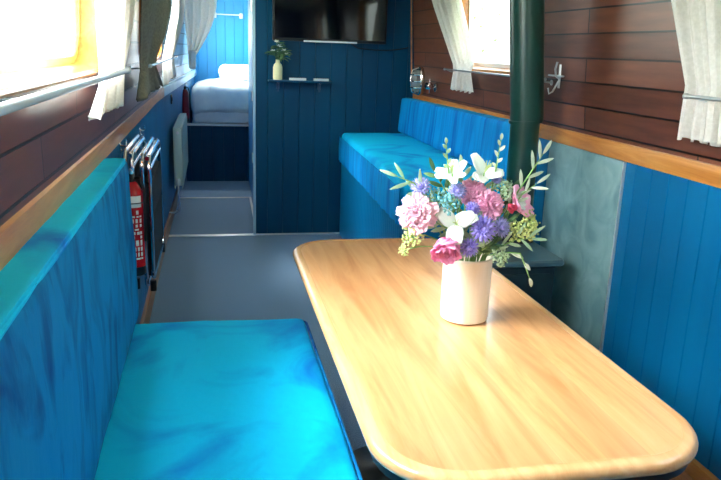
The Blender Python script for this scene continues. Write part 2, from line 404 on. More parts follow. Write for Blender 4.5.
# TV bulkhead, with its right edge following the cabin side
bm = B(); boards(bm, .315, 1.53, 0, 2.03, lambda s, d, z: (s, YP+d, z), .1155, .085, .035)
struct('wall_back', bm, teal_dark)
bm = B(); box(bm, .296, .315, YP-.008, YP+.05, 0, 2.0, .003); struct('trim_5', bm, paleblue)
for z in (.55, 1.0, 1.62):
    bm = B(); box(bm, .288, .297, YP, YP+.04, z, z+.07); cyl(bm, (.29, YP-.006, z), (.29, YP-.006, z+.07), .005, n=8)
    struct('trim_6' if z == .55 else 'trim_7' if z == 1.0 else 'trim_8', bm, steel)
bm = B(); tube(bm, [(XR(1.09)-.012, YP-.008, 1.09), (XR(1.9)-.012, YP-.008, 1.9)], .006, 8); struct('trim_9', bm, oak_brown)
bm = B(); box(bm, .31, .96, YP-.014, YP, 0, .012, .003); struct('baseboard_back', bm, alum)
# corridor side wall, bed cabin back wall
bm = B(); boards(bm, YP+.04, YB-.06, 0, 2.03, lambda s, d, z: (.352+.010*(s-5.3)+d, s, z), .11, .06); struct('wall_corridor', bm, skyblue)
bm = B(); boards(bm, -.3, 1.52, 0, 2.03, lambda s, d, z: (s, YE+d, z), .11, .045, .03); struct('wall_far', bm, skyblue)
# floor strips
bm = B(); box(bm, -.335, .31, YP-.02, YP+.03, 0, .006, .002); struct('trim_10', bm, alum)
bm = B(); box(bm, -.31, .352, YD-.03, YD+.005, 0, .006, .002); struct('trim_11', bm, alum)
bm = B(); loft(bm, [[(.318, YP+.03, 0), (.336, YP+.03, 0), (.336, YP+.03, .008), (.318, YP+.03, .008)], [(.336, YD-.03, 0), (.354, YD-.03, 0), (.354, YD-.03, .008), (.336, YD-.03, .008)]], close=False, cap=True); struct('trim_12', bm, alum)
# ground outside
bm = B(); box(bm, -40, 40, -30, 50, -.6, -.35)
struct('ground', bm, noisy(mat('pale grass and towpath', srgb(120, 140, 90), .9), srgb(110, 135, 80), srgb(170, 175, 140), .6), smooth=False)

# ------------------------------------------------------------------ left settee
bm = B(); box(bm, -.343, .27, -.6, 2.36, 0, .335, .003); single('settee_base', bm, teal, 'blue painted box base under the near left seat cushion', 'bench base')
t = thing('seat_cushion', 'large bright blue velvet seat cushion in the left foreground', 'cushion', (0, 1.4, .336))
obj('cushion_pad', softbox(-.335, .314, -.55, 2.40, .337, .46, .028, .03, .004, 5, .006), velvet, t)
def rim(x0, x1, y0, y1, z, r, rad, n=8):
    bm = B(); L = rrect(x0, x1, y0, y1, r, n); pts = []
    for i in range(len(L)):
        a = Vector(L[i]); b2 = Vector(L[(i+1) % len(L)]); m_ = max(1, int((b2-a).length/.05))
        for k in range(m_):
            q = a.lerp(b2, k/m_); pts.append((q.x, q.y, z+noise.noise(Vector((q.x, q.y, 0))*6)*.002))
    tube(bm, pts, rad, 6, closed=True); return bm
obj('piping', rim(-.332, .317, -.552, 2.403, .438, .03, .0045), velvet_shaded, t)
t = thing('back_cushion', 'long deep blue velvet back cushion against the left side', 'cushion', (-.3, 1.4, .47))
def lean(p):
    f = (p.z-.47)/.55
    if p.x > -.31: p.x += .012*(1-f)+ .006*math.sin(PI*max(0, min(1, f)))
    return p
obj('cushion_pad', softbox(-.342, -.268, -.5, 2.425, .47, 1.017, .018, .03, .004, 6, 0, lean), velvet_shaded, t)
obj('lit_top_boxing', softbox(-.338, -.272, -.49, 2.41, 1.006, 1.0205, .006, .03, .002, 6, 0), velvet, t, label='top boxing strip with window light painted in as lighter turquoise')  # brighter velvet paints window light onto the cushion top
pts = [(-.273+noise.noise(Vector((y*4, 0, 0)))*.003, y, 1.009) for y in [(-.45+k*.06) for k in range(48)]]
bm = B(); tube(bm, pts, .004, 6); obj('piping', bm, velvet, t)

# ------------------------------------------------------------------ right bench beyond the stove
BZ = .60
bm = B()
boards(bm, 3.28, YP-.004, 0, BZ-.02, lambda s, d, z: (.955+d, s, z), .045, .03, .02)
box(bm, .975, 1.497, 3.28, 3.30, 0, BZ-.02); box(bm, .957, 1.497, 3.28, YP-.004, BZ-.02, BZ)
single('bench_base', bm, teal, 'blue boarded storage bench base below the far right seat cushion', 'bench base')
t = thing('seat_cushion', 'bright blue velvet seat cushion on the far right bench', 'cushion', (1.15, 4.3, BZ))
def flare(p):
    if p.x < 1.2: p.x -= (YP-p.y)/2.0*.065*(1-(p.x-.93)/.27)
    return p
obj('cushion_pad', softbox(.945, 1.49, 3.26, YP-.006, BZ, .784, .035, .035, .004, 5, .006, flare), velvet, t)
bm = B(); pts0 = []
nn = 60
loops = []
for k in range(nn+1):
    y = YP-.008-(YP-3.26)*k/nn; fx = .938-(YP-y)/2.0*.065; wv = .004*math.sin(k*1.9)+noise.noise(Vector((y*7, 0, 3)))*.006
    loops.append([(fx-.004+wv*.3, y, .752), (fx-.007+wv, y, .66), (fx-.004+wv*1.3, y, .575+noise.noise(Vector((y*3, 0, 9)))*.006), (fx-.001+wv*1.3, y, .575), (fx-.001, y, .66), (fx+.002, y, .752)])
loft(bm, loops, close=False, cap=True)
obj('valance', bm, velvet_bench, t, label='gathered velvet front drop of the cushion cover')
t = thing('back_cushion', 'bright blue velvet back cushion of the far right bench', 'cushion', (1.45, 4.2, .79))
def lean2(p):
    f = (p.z-.79)/.27
    if p.x < 1.45: p.x += .02*f
    p.z += (YP-p.y)*.012*f
    return p
obj('cushion_pad', softbox(1.375, 1.483, 3.22, YP-.01, .792, 1.05, .02, .03, .003, 6, 0, lean2), velvet_bench, t)

# ------------------------------------------------------------------ table
TX0, TX1, TY0, TY1, TZ = .259, .888, .955, 2.482, .72
t = thing('dining_table', 'light oak table with rounded corners in the right foreground', 'table', (.57, 1.7, 0))
def RL(i, z, r=.16): return [(u, v, z) for u, v in rrect(TX0+i, TX1-i, TY0+i, TY1-i, max(.01, r-i), 12)]
bm = B(); loft(bm, [RL(.028, TZ-.001), RL(.028, TZ-.024)], close=False, cap=True); obj('tabletop', bm, table_wood, t)
prof = [(.0285, TZ-.024), (.0285, TZ-.0005)]
for k in range(9):
    a = PI/2-k*PI/8*1.0
    prof.append((.014-.014*math.cos(a)*1.0 if a >= 0 else .014-.014*math.cos(a), TZ-.014+.014*math.sin(a)))
bm = B(); loft(bm, [RL(i, z) for i, z in prof]); obj('edge_moulding', bm, table_edge, t)
bm = B(); loft(bm, [RL(.012, TZ-.03), RL(.012, TZ-.045), RL(.03, TZ-.045), RL(.03, TZ-.03)]); loft(bm, [RL(.02, TZ-.024), RL(.02, TZ-.03)], close=False, cap=True); obj('underframe', bm, black, t)
for y in (1.3, 2.1):
    bm = B(); cyl(bm, (.57, y, .03), (.57, y, TZ-.03), .03, n=24); lathe(bm, [(.16, 0), (.16, .008), (.05, .03), (.03, .04)], (.57, y, 0)); box(bm, .42, .72, y-.03, y+.03, TZ-.052, TZ-.028)
    obj('leg', bm, black, t)

# ------------------------------------------------------------------ stove, flue and heat panel
bm = B(); box(bm, 1.492, 1.4995, 2.40, 3.012, 0, ZG0-.002, .001)
o = single('heat_panel', bm, slate, 'scuffed teal slate heat shield panel on the wall beside the stove', 'panel')
bm = B(); box(bm, 1.490, 1.499, 2.394, 2.402, 0, ZG0-.002); struct('trim_13', bm, alum)
bm = B(); box(bm, .93, 1.488, 2.52, 3.2, 0, .04, .004); single('hearth', bm, slate, 'low slate hearth slab under the stove', 'hearth')
t = thing('stove', 'dark green cast iron stove behind the table', 'stove', (1.17, 2.78, .04))
bm = B(); box(bm, 1.02, 1.345, 2.555, 2.96, .12, .575, .012); obj('body', bm, stove_m, t)
bm = B(); loft(bm, [[(u, v, z) for u, v in rrect(.99+i, 1.375-i, 2.53+i, 2.985-i, .02)] for i, z in ((.006, .572), (0, .578), (0, .59), (.006, .598))], close=False, cap=True); obj('top_plate', bm, stove_top, t)
bm = B(); box(bm, 1.045, 1.32, 2.545, 2.556, .16, .54, .006); obj('side_panel', bm, stove_m, t)
d = obj('door', box(B(), 1.0, 1.02, 2.6, 2.92, .2, .54, .006), stove_m, t)
obj('door_glass', box(B(), .996, 1.001, 2.65, 2.87, .27, .49, .002), screen, d)
bm = B(); tube(bm, [(1.0, 2.6, .37), (.975, 2.59, .37), (.97, 2.575, .35), (.97, 2.57, .3)], .007); obj('door_handle', bm, chrome, d)
for x in (1.04, 1.32):
    for y in (2.58, 2.93):
        bm = B(); cyl(bm, (x, y, .041), (x, y, .125), .014, .02, 12); obj('leg', bm, stove_m, t)
t = thing('flue_pipe', 'dark green stove pipe rising from the stove to the roof', 'flue', (1.3, 2.85, .598))
bm = B(); lathe(bm, [(.066, .599), (.074, .603), (.074, .625), (.066, .632), (.066, .66), (.07, .663), (.07, .675), (.06, .68)], (1.297, 2.85, 0)); obj('collar', bm, stove_m, t)
bm = B(); tube(bm, [(1.297, 2.85, .66), (1.29, 2.85, 1.12), (1.288, 2.85, 1.132)], .061, 32); obj('lower_pipe', bm, flue_m, t)
bm = B(); tube(bm, [(1.296, 2.85, 1.118), (1.294, 2.85, 1.15), (1.25, 2.85, 1.6), (1.205, 2.85, 2.0)], [.069]*4, 32); obj('upper_pipe', bm, flue_m, t)
bm = B(); tube(bm, [(1.2925, 2.85, 1.110), (1.2915, 2.85, 1.122)], .0705, 32); obj('joint_ring', bm, flue_m, t)

# ------------------------------------------------------------------ television, shelf and what is on it
t = thing('television', 'wide black television on the far teal wall', 'television', (.84, 5.28, 1.42))
bm = B(); box(bm, .432, 1.252, 5.265, 5.31, 1.428, 1.90, .006); obj('casing', bm, black, t)
bm = B(); box(bm, .445, 1.240, 5.2625, 5.266, 1.448, 1.888); obj('screen', bm, screen, t, smooth=False)
bm = B(); box(bm, .65, 1.035, 5.258, 5.268, 1.424, 1.436, .002); obj('bottom_strip', bm, alum, t, label='thin silver strip along the bottom edge')
bm = B(); tube(bm, [(1.0, YP-.012, 1.425), (1.05, YP-.012, 1.395), (1.15, YP-.012, 1.385), (1.27, YP-.012, 1.385), (1.36, YP-.012, 1.395), (1.43, YP-.012, 1.41)], .004, 8)
single('television_cable', bm, black, 'thin black cable sagging along the wall under the television', 'cable')
t = thing('wall_shelf', 'small dark blue shelf on the far wall below the television', 'shelf', (.63, 5.27, 1.13))
bm = B(); box(bm, .402, .858, 5.215, YP-.002, 1.142, 1.156, .003); obj('shelf_board', bm, teal_dark, t)
for x in (.475, .775):
    bm = B(); tube(bm, [(x, YP-.004, 1.075), (x, YP-.012, 1.085), (x, 5.30, 1.135), (x, 5.23, 1.139)], .007, 8); box(bm, x-.012, x+.012, YP-.006, YP-.001, 1.09, 1.138); obj('bracket', bm, bracket_m, t)
t = thing('bottle_vase', 'small cream bottle vase of flowers on the far wall shelf', 'vase', (.468, 5.265, 1.157))
bm = B(); lathe(bm, [(.03, 1.157), (.033, 1.162), (.033, 1.245), (.028, 1.262), (.016, 1.275), (.015, 1.292), (.018, 1.296), (.013, 1.296), (.011, 1.26), (.02, 1.24)], (.468, 5.265, 0), 24); obj('bottle', bm, mat('cream ceramic', srgb(238, 236, 190), .4), t)
leafm = noisy(mat('dull green leaves', srgb(60, 100, 62), .6), srgb(40, 84, 56), srgb(96, 138, 90), 12)
leafs = noisy(mat('silver green leaves', srgb(150, 185, 150), .6), srgb(130, 170, 135), srgb(188, 212, 176), 12)
stemm = mat('green stems', srgb(120, 165, 90), .5)
def leaf(bm, p, d, L, W, up_=Vector((0, 0, 1)), droop=.2, n=5):
    """pointed leaf from p along d"""
    p = Vector(p); d = Vector(d).normalized(); s = d.cross(up_)
    s = s.normalized() if s.length > .01 else Vector((1, 0, 0)); u = s.cross(d).normalized(); rows = []
    for i in range(n+1):
        f = i/n; wv = W*math.sin(PI*min(1, f*.92+.06))**.8*(1 if f < 1 else .05)
        c = p+d*L*f-u*droop*L*f*f
        rows.append([bm.verts.new(c-s*wv/2+u*wv*.18), bm.verts.new(c), bm.verts.new(c+s*wv/2+u*wv*.18)])
    for i in range(n):
        for k in (0, 1): bm.faces.new((rows[i][k], rows[i][k+1], rows[i+1][k+1], rows[i+1][k]))
    return bm
def solid(o, th=.0012):
    m = o.modifiers.new('thickness', 'SOLIDIFY'); m.thickness = th; return o
wf = mat('white petals', srgb(240, 242, 235), .6); rv = random.Random(3)
def tiny(c, r, mt, nm='bloom', par=None):
    bm = B()
    for k in range(10):
        a = k*2.4; el = .2+.1*k; d = Vector((math.cos(a)*math.cos(el), math.sin(a)*math.cos(el), math.sin(el)))
        leaf(bm, Vector(c), d, r, r*.7, droop=.1, n=3)
    return solid(obj(nm, bm, mt, par))
for k, (dx, dz) in enumerate([(-.035, .05), (.01, .085), (.04, .055), (.0, .045), (-.01, .115), (.055, .03)]):
    fl = thing('small_flower', 'small white flower on a leafy stem in the bottle vase on the shelf', 'flower', (.468, 5.265, 1.28), 'white flowers in the shelf vase')
    c = Vector((.468+dx, 5.255-.01*(k % 3), 1.30+dz)); bm = B(); tube(bm, [(.468+dx*.05, 5.265, 1.24), (.468+dx*.2, 5.265, 1.295), c], .0015, 5); obj('stem', bm, stemm, fl)
    tiny(c, .022, wf, 'bloom', fl)
    bm = B()
    for j in range(9):
        f = .35+.65*rv.random(); p = Vector((.468, 5.262, 1.295)).lerp(c, f); a = rv.random()*6.28
        leaf(bm, p, (math.cos(a)*.9+dx*5, -.4*abs(math.sin(a)), .3*math.sin(a*2)+.1), .062, .034)
    solid(obj('leaves', bm, leafm, fl))
for k, (x0, x1, lb) in enumerate(((.548, .668, 'white remote control at the left on the far wall shelf'), (.722, .83, 'white remote control at the right on the far wall shelf'))):
    t = thing('remote_control', lb, 'remote control', ((x0+x1)/2, 5.24, 1.157))
    obj('casing', box(B(), x0, x1, 5.225, 5.255, 1.157, 1.174, .003), white_paint, t)
    bm = B()
    for q in range(5): cyl(bm, (x0+.02+q*.017, 5.24, 1.1735), (x0+.02+q*.017, 5.24, 1.1765), .004, n=8)
    obj('buttons', bm, black, t)

# ------------------------------------------------------------------ curtains and their rails
def curtain(rows, X, folds, amp, m, nu=150, nv=40, phase=0., th=.003):
    """rows: (z, y0, y1, x) from top to bottom, cloth hangs as folded sheet; returns bmesh"""
    bm = B(); grid = []
    for j in range(nv+1):
        f = j/nv*(len(rows)-1); i = min(int(f), len(rows)-2); g = f-i; g2 = g
        A = rows[i]; Bq = rows[i+1]
        z = A[0]+(Bq[0]-A[0])*g; y0 = A[1]+(Bq[1]-A[1])*g2; y1 = A[2]+(Bq[2]-A[2])*g2; x = A[3]+(Bq[3]-A[3])*g2; am = A[4]+(Bq[4]-A[4])*g2
        row = []
        for k in range(nu+1):
            u = k/nu; ph = u*folds*2*PI+phase+.5*math.sin(u*5+phase)
            dx = am*(1-abs(math.sin(ph/2))*1.8)*.95+am*.3*math.sin(2.3*ph+1)
            yy = y0+(y1-y0)*u+.35*am*math.cos(ph)
            row.append(bm.verts.new((x+dx, yy, z+(.006*math.sin(ph*1.1) if j == nv else 0))))
        grid.append(row)
    for j in range(nv):
        for k in range(nu): bm.faces.new((grid[j][k], grid[j][k+1], grid[j+1][k+1], grid[j+1][k]))
    return bm
def make_curtain(label, rows, folds, m, tie=None, phase=0.):
    cy = sum(r[1]+r[2] for r in rows)/2/len(rows)
    t = thing('curtain', label, 'curtain', (rows[0][3], cy, rows[-1][0]))
    solid(obj('cloth', curtain(rows, 0, folds, 0, m, phase=phase), m, t), .0025)
    return t
make_curtain('white curtain at the end of the nearest left window', [(1.88, 1.75, 2.72, -.245, .014), (1.6, 1.85, 2.70, -.25, .016), (1.42, 1.9, 2.58, -.262, .014), (1.30, 1.95, 2.40, -.270, .010), (1.27, 1.93, 2.38, -.270, .010), (1.205, 1.76, 2.27, -.270, .016)], 8, linen)
make_curtain('backlit curtain, its shade painted grey, between the two nearer left windows', [(1.88, 2.80, 4.5, -.205, .016), (1.56, 2.82, 4.3, -.225, .018), (1.42, 2.92, 4.1, -.245, .015), (1.31, 3.05, 3.75, -.265, .012), (1.27, 3.05, 3.7, -.265, .012), (1.165, 2.85, 4.05, -.262, .018)], 6, linen_shaded, phase=1)
make_curtain('pale curtain with a narrow tail just beyond the shaded one on the left', [(1.88, 4.95, 6.6, -.19, .014), (1.55, 4.6, 6.2, -.21, .014), (1.30, 4.35, 5.5, -.258, .01), (1.26, 4.35, 5.5, -.258, .01), (1.15, 4.3, 5.7, -.256, .014)], 5, linen, phase=2)
make_curtain('pleated white curtain beside the window behind the flue', [(1.9, 4.36, 4.92, 1.41, .02), (1.66, 4.14, 4.68, 1.42, .02), (1.45, 3.98, 4.44, 1.43, .014), (1.32, 3.93, 4.30, 1.44, .010), (1.28, 3.97, 4.28, 1.44, .010), (1.17, 3.90, 4.30, 1.438, .015)], 5, linen, phase=.6)
make_curtain('pleated off-white curtain at the top right corner', [(1.9, 1.25, 2.2, 1.41, .022), (1.57, 1.35, 2.13, 1.415, .022), (1.31, 1.45, 2.02, 1.43, .014), (1.27, 1.45, 2.02, 1.43, .014), (1.15, 1.40, 2.01, 1.425, .022)], 10, linen)
# doorway curtain swept to the left near the bed cabin
bm = B(); grid = []
for j in range(31):
    f = j/30; z = 1.9-(1.9-1.20)*f
    xl = -.262+.065*f; xr = .07-.10*f-.14*f**3+.02*math.sin(f*5)
    row = []
    for k in range(41):
        u = k/40; ph = u*4*2*PI; row.append(bm.verts.new((xl+(xr-xl)*u+.003*math.cos(ph), 7.3+.014*math.sin(ph), z)))
    grid.append(row)
for j in range(30):
    for k in range(40): bm.faces.new((grid[j][k], grid[j][k+1], grid[j+1][k+1], grid[j+1][k]))
t = thing('curtain', 'white doorway curtain swept aside in front of the bed cabin', 'curtain', (-.1, 7.3, 1.2))
solid(obj('cloth', bm, linen, t), .003)
obj('tieback', softbox(-.205, -.135, 7.27, 7.34, 1.15, 1.33, .025, .02, .002), linen, t)
def rail(label, x, y0, y1, z, r, m, bs, sg):
    t = thing('curtain_rail', label, 'curtain rail', (x, (y0+y1)/2, z))
    bm = B(); cyl(bm, (x, y0, z), (x, y1, z), r, n=14); obj('rod', bm, m, t)
    for y in (y0, y1):
        bm = B(); d = -1 if y == y0 else 1; lathe(bm, [(r, 0), (r*1.5, .003*d), (r*1.5, .012*d), (r*.8, .016*d)], (x, y, z), 14, 'y'); obj('finial', bm, m, t)
    for y in bs:
        xw = XL(y, z) if sg < 0 else XR(z)
        bm = B(); tube(bm, [(xw, y, z-.015), (x+(xw-x)*.4, y, z-.012), (x, y, z-r*.5)], .004, 8); lathe(bm, [(.012, 0), (.012, -sg*.004)], (xw, y, z-.015), 12, 'x'); obj('bracket', bm, m, t)
rail('pale blue-white curtain rail under the nearest left window', -.256, -.3, 2.42, 1.294, .0078, white_al, (.2, 1.3, 2.40), -1)
rail('curtain rail at the second left window, mostly behind the shaded curtain', -.252, 3.3, 5.9, 1.285, .006, white_al, (3.32, 4.6, 5.85), -1)
rail('thin grey curtain rail at the window behind the flue', 1.418, 2.98, 4.37, 1.285, .005, steel, (3.02, 4.33), 1)
rail('silver curtain rail across the curtain at the right edge', 1.40, -.2, 1.96, 1.28, .006, steel, (.3, 1.92), 1)

# ------------------------------------------------------------------ left side fittings
def extinguisher(label, x, y, z0, h, r, m, marks):
    t = thing('fire_extinguisher', label, 'fire extinguisher', (x, y, z0))
    bm = B(); lathe(bm, [(r*.8, z0), (r*.97, z0+.006), (r, z0+.02), (r, z0+h-.05), (r*.9, z0+h-.03), (r*.6, z0+h-.008), (r*.35, z0+h)], (x, y, 0), 28); obj('cylinder', bm, m, t)
    bm = B(); lathe(bm, [(r*.86, z0-.012), (r*1.02, z0-.008), (r*1.02, z0+.022), (r*.9, z0+.024)], (x, y, 0), 28); obj('base_ring', bm, black, t)
    v = obj('valve', lathe(B(), [(r*.33, z0+h), (r*.36, z0+h+.02), (r*.2, z0+h+.03)], (x, y, 0), 14), black, t)
    bm = B(); tube(bm, [(x, y+.01, z0+h+.02), (x, y-.03, z0+h+.045), (x+.01, y-.06, z0+h+.04)], .005, 8); obj('lever', bm, steel, v)
    bm = B(); tube(bm, [(x, y, z0+h+.012), (x+.03, y-.01, z0+h+.015), (x+r+.006, y-.01, z0+h-.03), (x+r+.004, y-.012, z0+h*.35)], .005, 8); obj('hose', bm, black, t)
    if marks:
        def patch(z, hh, a0, a1, mm, nm):
            bm = B(); L0 = []; L1 = []
            for k in range(9):
                a = a0+(a1-a0)*k/8
                for rr, LL in ((r+.0002, L0), (r+.0012, L1)):
                    LL.append([(x+rr*math.cos(a), y+rr*math.sin(a), zz) for zz in (z, z+hh)])
            for k in range(8):
                bm.faces.new([bm.verts.new(p) for p in (L1[k][0], L1[k+1][0], L1[k+1][1], L1[k][1])])
            bmesh.ops.remove_doubles(bm, verts=bm.verts, dist=1e-5)
            return solid(obj(nm, bm, mm, t), .0008)
        patch(z0+.235, .04, -2.0, -.6, label_w, 'label')
        rr = random.Random(5); z = z0+.225
        bmm = B()
        while z > z0+.05:
            hh = rr.choice((.006, .01, .014, .02)); a0 = -1.9+rr.random()*.3
            for a, b in ((a0, a0+.35), (a0+.5, -1.1+rr.random()*.2), (-.85, -.65)):
                if rr.random() < .85:
                    vs = []
                    for k in range(5):
                        an = a+(b-a)*k/4; vs.append([bmm.verts.new((x+(r+.001)*math.cos(an), y+(r+.001)*math.sin(an), zz)) for zz in (z-hh, z)])
                    for k in range(4): bmm.faces.new((vs[k][0], vs[k+1][0], vs[k+1][1], vs[k][1]))
            z -= hh+.005
        solid(obj('printed_instructions', bmm, label_w, t), .0006)
    xw = XL(y, z0+h*.5); bm = B(); box(bm, xw, x-r*.7, y-.015, y+.015, z0+h*.4, z0+h*.6); obj('wall_bracket', bm, black, t); bm = B(); tube(bm, [(x+(r+.002)*math.cos(a), y+(r+.002)*math.sin(a), z0+h*.78) for a in [k*2*PI/24 for k in range(24)]], .002, 6, closed=True)
    obj('strap', bm, black, t)
extinguisher('red fire extinguisher with white label beside the left back cushion', -.272, 2.535, .60, .32, .036, red, True)
extinguisher('dark red fire extinguisher in front of the white bed', -.245, 7.3, .66, .30, .035, darkred, False)

def folding_chair(label, x, y0, y1, z0, z1, group):
    """a folded chair hung flat against the side: tube frames, black seat pad and back pad"""
    t = thing('folding_chair', label, 'folding chair', (x, (y0+y1)/2, z0), None)
    for dx, s, nm in ((-.012, 0, 'rear_frame'), (.012, .018, 'front_frame')):
        L = rrect(y0+s, y1-s, z0+s*1.5, z1-s*.5, .05, 5)
        bm = B(); tube(bm, [(x+dx, u, v) for u, v in L], .0085, 10, closed=True); obj(nm, bm, chrome, t)
    for k in range(2):
        z = z1-.012-.04*k; bm = B(); cyl(bm, (x+.006+.008*k, y0+.02, z), (x+.006+.008*k, y1-.02, z), .0085, n=12); obj('cross_tube', bm, chrome, t)
    obj('seat_pad', softbox(x-.016, x+.018, y0+.02, y1-.04, z0+.04, z0+(z1-z0)*.55, .012, .03, .001), blackfab, t)
    obj('back_pad', softbox(x-.016, x+.022, y0+.01, y1-.03, z0+(z1-z0)*.53, z1-.10, .012, .03, .001), blackfab, t)
    for y in (y0+.005, y1-.03):
        bm = B(); cyl(bm, (x+.012, y, z0-.012), (x+.012, y, z0+.03), .0125, n=12); obj('rubber_foot', bm, black, t)
folding_chair('folded black and chrome chair hanging outermost on the left side', -.250, 2.82, 3.42, .44, .965, 0)
folding_chair('folded black and chrome chair hanging behind the outermost one', -.306, 2.76, 3.34, .47, .985, 0)
for k, (y, z, lb) in enumerate(((3.7, .965, 'small silver coat hook above the folded chairs, farther one'), (2.9, .995, 'small silver coat hook just above the red fire extinguisher'))):
    x = XL(y, z); t = thing('coat_hook', lb, 'hook', (x, y, z))
    bm = B(); box(bm, x, x+.004, y-.012, y+.012, z-.03, z+.012, .001); obj('plate', bm, chrome, t)
    bm = B(); tube(bm, [(x+.003, y, z), (x+.02, y, z-.004), (x+.026, y, z+.008), (x+.024, y, z+.02)], .003, 8); tube(bm, [(x+.003, y, z-.015), (x+.016, y, z-.028), (x+.02, y, z-.016)], .003, 8); obj('prong', bm, chrome, t)
# radiator
t = thing('radiator', 'pale enamel panel radiator low on the left side', 'radiator', (-.26, 6.3, .28))
RX0, RX1, RY0, RY1, RZ0, RZ1 = -.292, -.222, 5.72, 7.0, .285, .755
bm = B(); pr = groove_profile(RY0+.03, RY1-.03, .035, 0, .02, .005)
fa = [[bm.verts.new((RX1-d, s, z)) for s, d in pr] for z in (RZ0+.02, RZ1-.02)]
for i in range(len(pr)-1): bm.faces.new((fa[0][i], fa[0][i+1], fa[1][i+1], fa[1][i]))
box(bm, RX1-.012, RX1-.0055, RY0, RY1, RZ0, RZ1, .004); obj('front_panel', bm, rad_m, t)
obj('rear_panel', box(B(), RX0, RX0+.01, RY0, RY1, RZ0, RZ1, .003), rad_m, t)
for y in (RY0, RY1-.006): obj('end_cap', box(B(), RX0+.002, RX1-.008, y, y+.006, RZ0+.02, RZ1+.002, .002), rad_m, t)
bm = B()
for k in range(40): box(bm, RX0+.006, RX1-.012, RY0+.02+k*.029, RY0+.034+k*.029, RZ1-.006, RZ1)
box(bm, RX0+.004, RX0+.012, RY0, RY1, RZ1-.006, RZ1); box(bm, RX1-.018, RX1-.01, RY0, RY1, RZ1-.006, RZ1); obj('top_grille', bm, rad_m, t)
bm = B(); lathe(bm, [(.012, RY0), (.012, RY0-.008), (.006, RY0-.009)], ((RX0+RX1)/2, 0, RZ1-.035), 14, 'y'); obj('bleed_plug', bm, steel, t)
bm = B(); tube(bm, [(-.262, RY0+.01, RZ0+.03), (-.262, RY0-.03, RZ0+.03), (-.262, RY0-.035, RZ0), (-.262, RY0-.035, .12), (-.30, RY0-.035, .10), (XL(5.7, .1), RY0-.035, .10)], .008, 10); v = obj('valve', bm, steel, t)
bm = B(); lathe(bm, [(.016, RZ0+.035), (.019, RZ0+.04), (.018, RZ0+.08), (.012, RZ0+.085)], (-.262, RY0-.032, 0), 16); obj('valve_cap', bm, white_paint, v)
# two unseen roof lamps, added to brighten the corridor and bed cabin
for lb, x, y, wt in (('small added chrome roof lamp brightening the corridor', -.02, 6.1, 0.8), ('small added chrome roof lamp brightening the bed', .3, 8.2, 5.5)):
    zc = ZC+.09*(1-((x-.58)/1.0)**2)-.003; t = thing('added_lamp', lb, 'lamp', (x, y, zc))
    obj('added_trim_ring', lathe(B(), [(.055, zc), (.06, zc-.004), (.052, zc-.012), (.04, zc-.010), (.04, zc)], (x, y, 0), 28), chrome, t)
    em = mat('added lamp lens', (1, 1, 1, 1), .4, Emission_Color=(1, .96, .9, 1), Emission_Strength=6.0)
    obj('lens', lathe(B(), [(.039, zc-.002), (.036, zc-.008), (.01, zc-.010)], (x, y, 0), 24), em, t)
    ld = bpy.data.lights.new('fill_light', 'AREA'); ld.shape = 'DISK'; ld.size = .07; ld.energy = wt; ld.color = (1, .97, .93)
    lo = bpy.data.objects.new('fill_light', ld); C.objects.link(lo); lo.parent = t; lo.location = (0, 0, -.016)
# switch on the left side
x = XL(6.0, .96); t = thing('light_switch', 'small dark switch plate on the left side above the radiator', 'switch', (x, 6.0, .96))
obj('plate', box(B(), x, x+.008, 5.93, 6.05, .92, .99, .002), black, t); obj('rocker', box(B(), x+.007, x+.012, 5.97, 6.0, .94, .97, .001), black, t)

# ------------------------------------------------------------------ right side lamps and hook
def curvepts(f, n=20): return [f(k/n) for k in range(n+1)]
t = thing('bulkhead_lamp', 'oval caged bulkhead lamp in the corner by the far bench', 'lamp', (1.47, 5.12, 1.18))
bm = B(); xw = XR(1.18)
loft(bm, [[(xw-d, 5.1+u, 1.18+v) for u, v in rrect(-.085+i, .085-i, -.10+i, .10-i, .08-i, 8)] for i, d in ((0, 0), (0, .02), (.008, .028))], close=False, cap=True); obj('base', bm, brass, t)
bm = B(); loft(bm, [[(xw-d, 5.1+u, 1.18+v) for u, v in rrect(-.065+i, .065-i, -.08+i, .08-i, .064-i, 8)] for i, d in ((0, .026), (.003, .05), (.02, .066), (.045, .072))], close=False, cap=True); obj('glass_cover', bm, mat('frosted lamp glass', srgb(120, 130, 135), .15), t)
for dz in (-.045, .0, .045):
    bm = B(); tube(bm, [(xw-.02, 5.1-.078, 1.18+dz), (xw-.07, 5.1-.06, 1.18+dz), (xw-.082, 5.1, 1.18+dz), (xw-.07, 5.1+.06, 1.18+dz), (xw-.02, 5.1+.078, 1.18+dz)], .0045, 8); obj('cage_bar', bm, chrome, t)
bm = B(); tube(bm, [(xw-.02, 5.1, 1.18-.095), (xw-.07, 5.1, 1.18-.075), (xw-.084, 5.1, 1.18), (xw-.07, 5.1, 1.18+.075), (xw-.02, 5.1, 1.18+.095)], .0045, 8); obj('cage_hoop', bm, chrome, t)
t = thing('wall_spotlight', 'small chrome wall spotlight above the far bench back cushion', 'lamp', (1.46, 4.74, 1.155)); xw = XR(1.155)
bm = B(); lathe(bm, [(.03, 0), (.03, -.008), (.02, -.014)], (xw, 4.74, 1.155), 18, 'x'); obj('base', bm, chrome, t)
bm = B(); tube(bm, [(xw-.01, 4.74, 1.155), (xw-.05, 4.74, 1.16), (xw-.06, 4.72, 1.165)], .005, 8); obj('arm', bm, chrome, t)
bm = B(); lathe(bm, [(.012, -.03), (.02, -.02), (.026, .03), (.022, .03), (.016, -.01)], (xw-.06, 4.70, 1.165), 18, 'y'); obj('lamp_head', bm, chrome, t)
bm = B(); tube(bm, [(xw-.06, 4.69, 1.12), (xw-.06, 4.69, 1.21)], .005, 8); obj('adjusting_bar', bm, chrome, t)
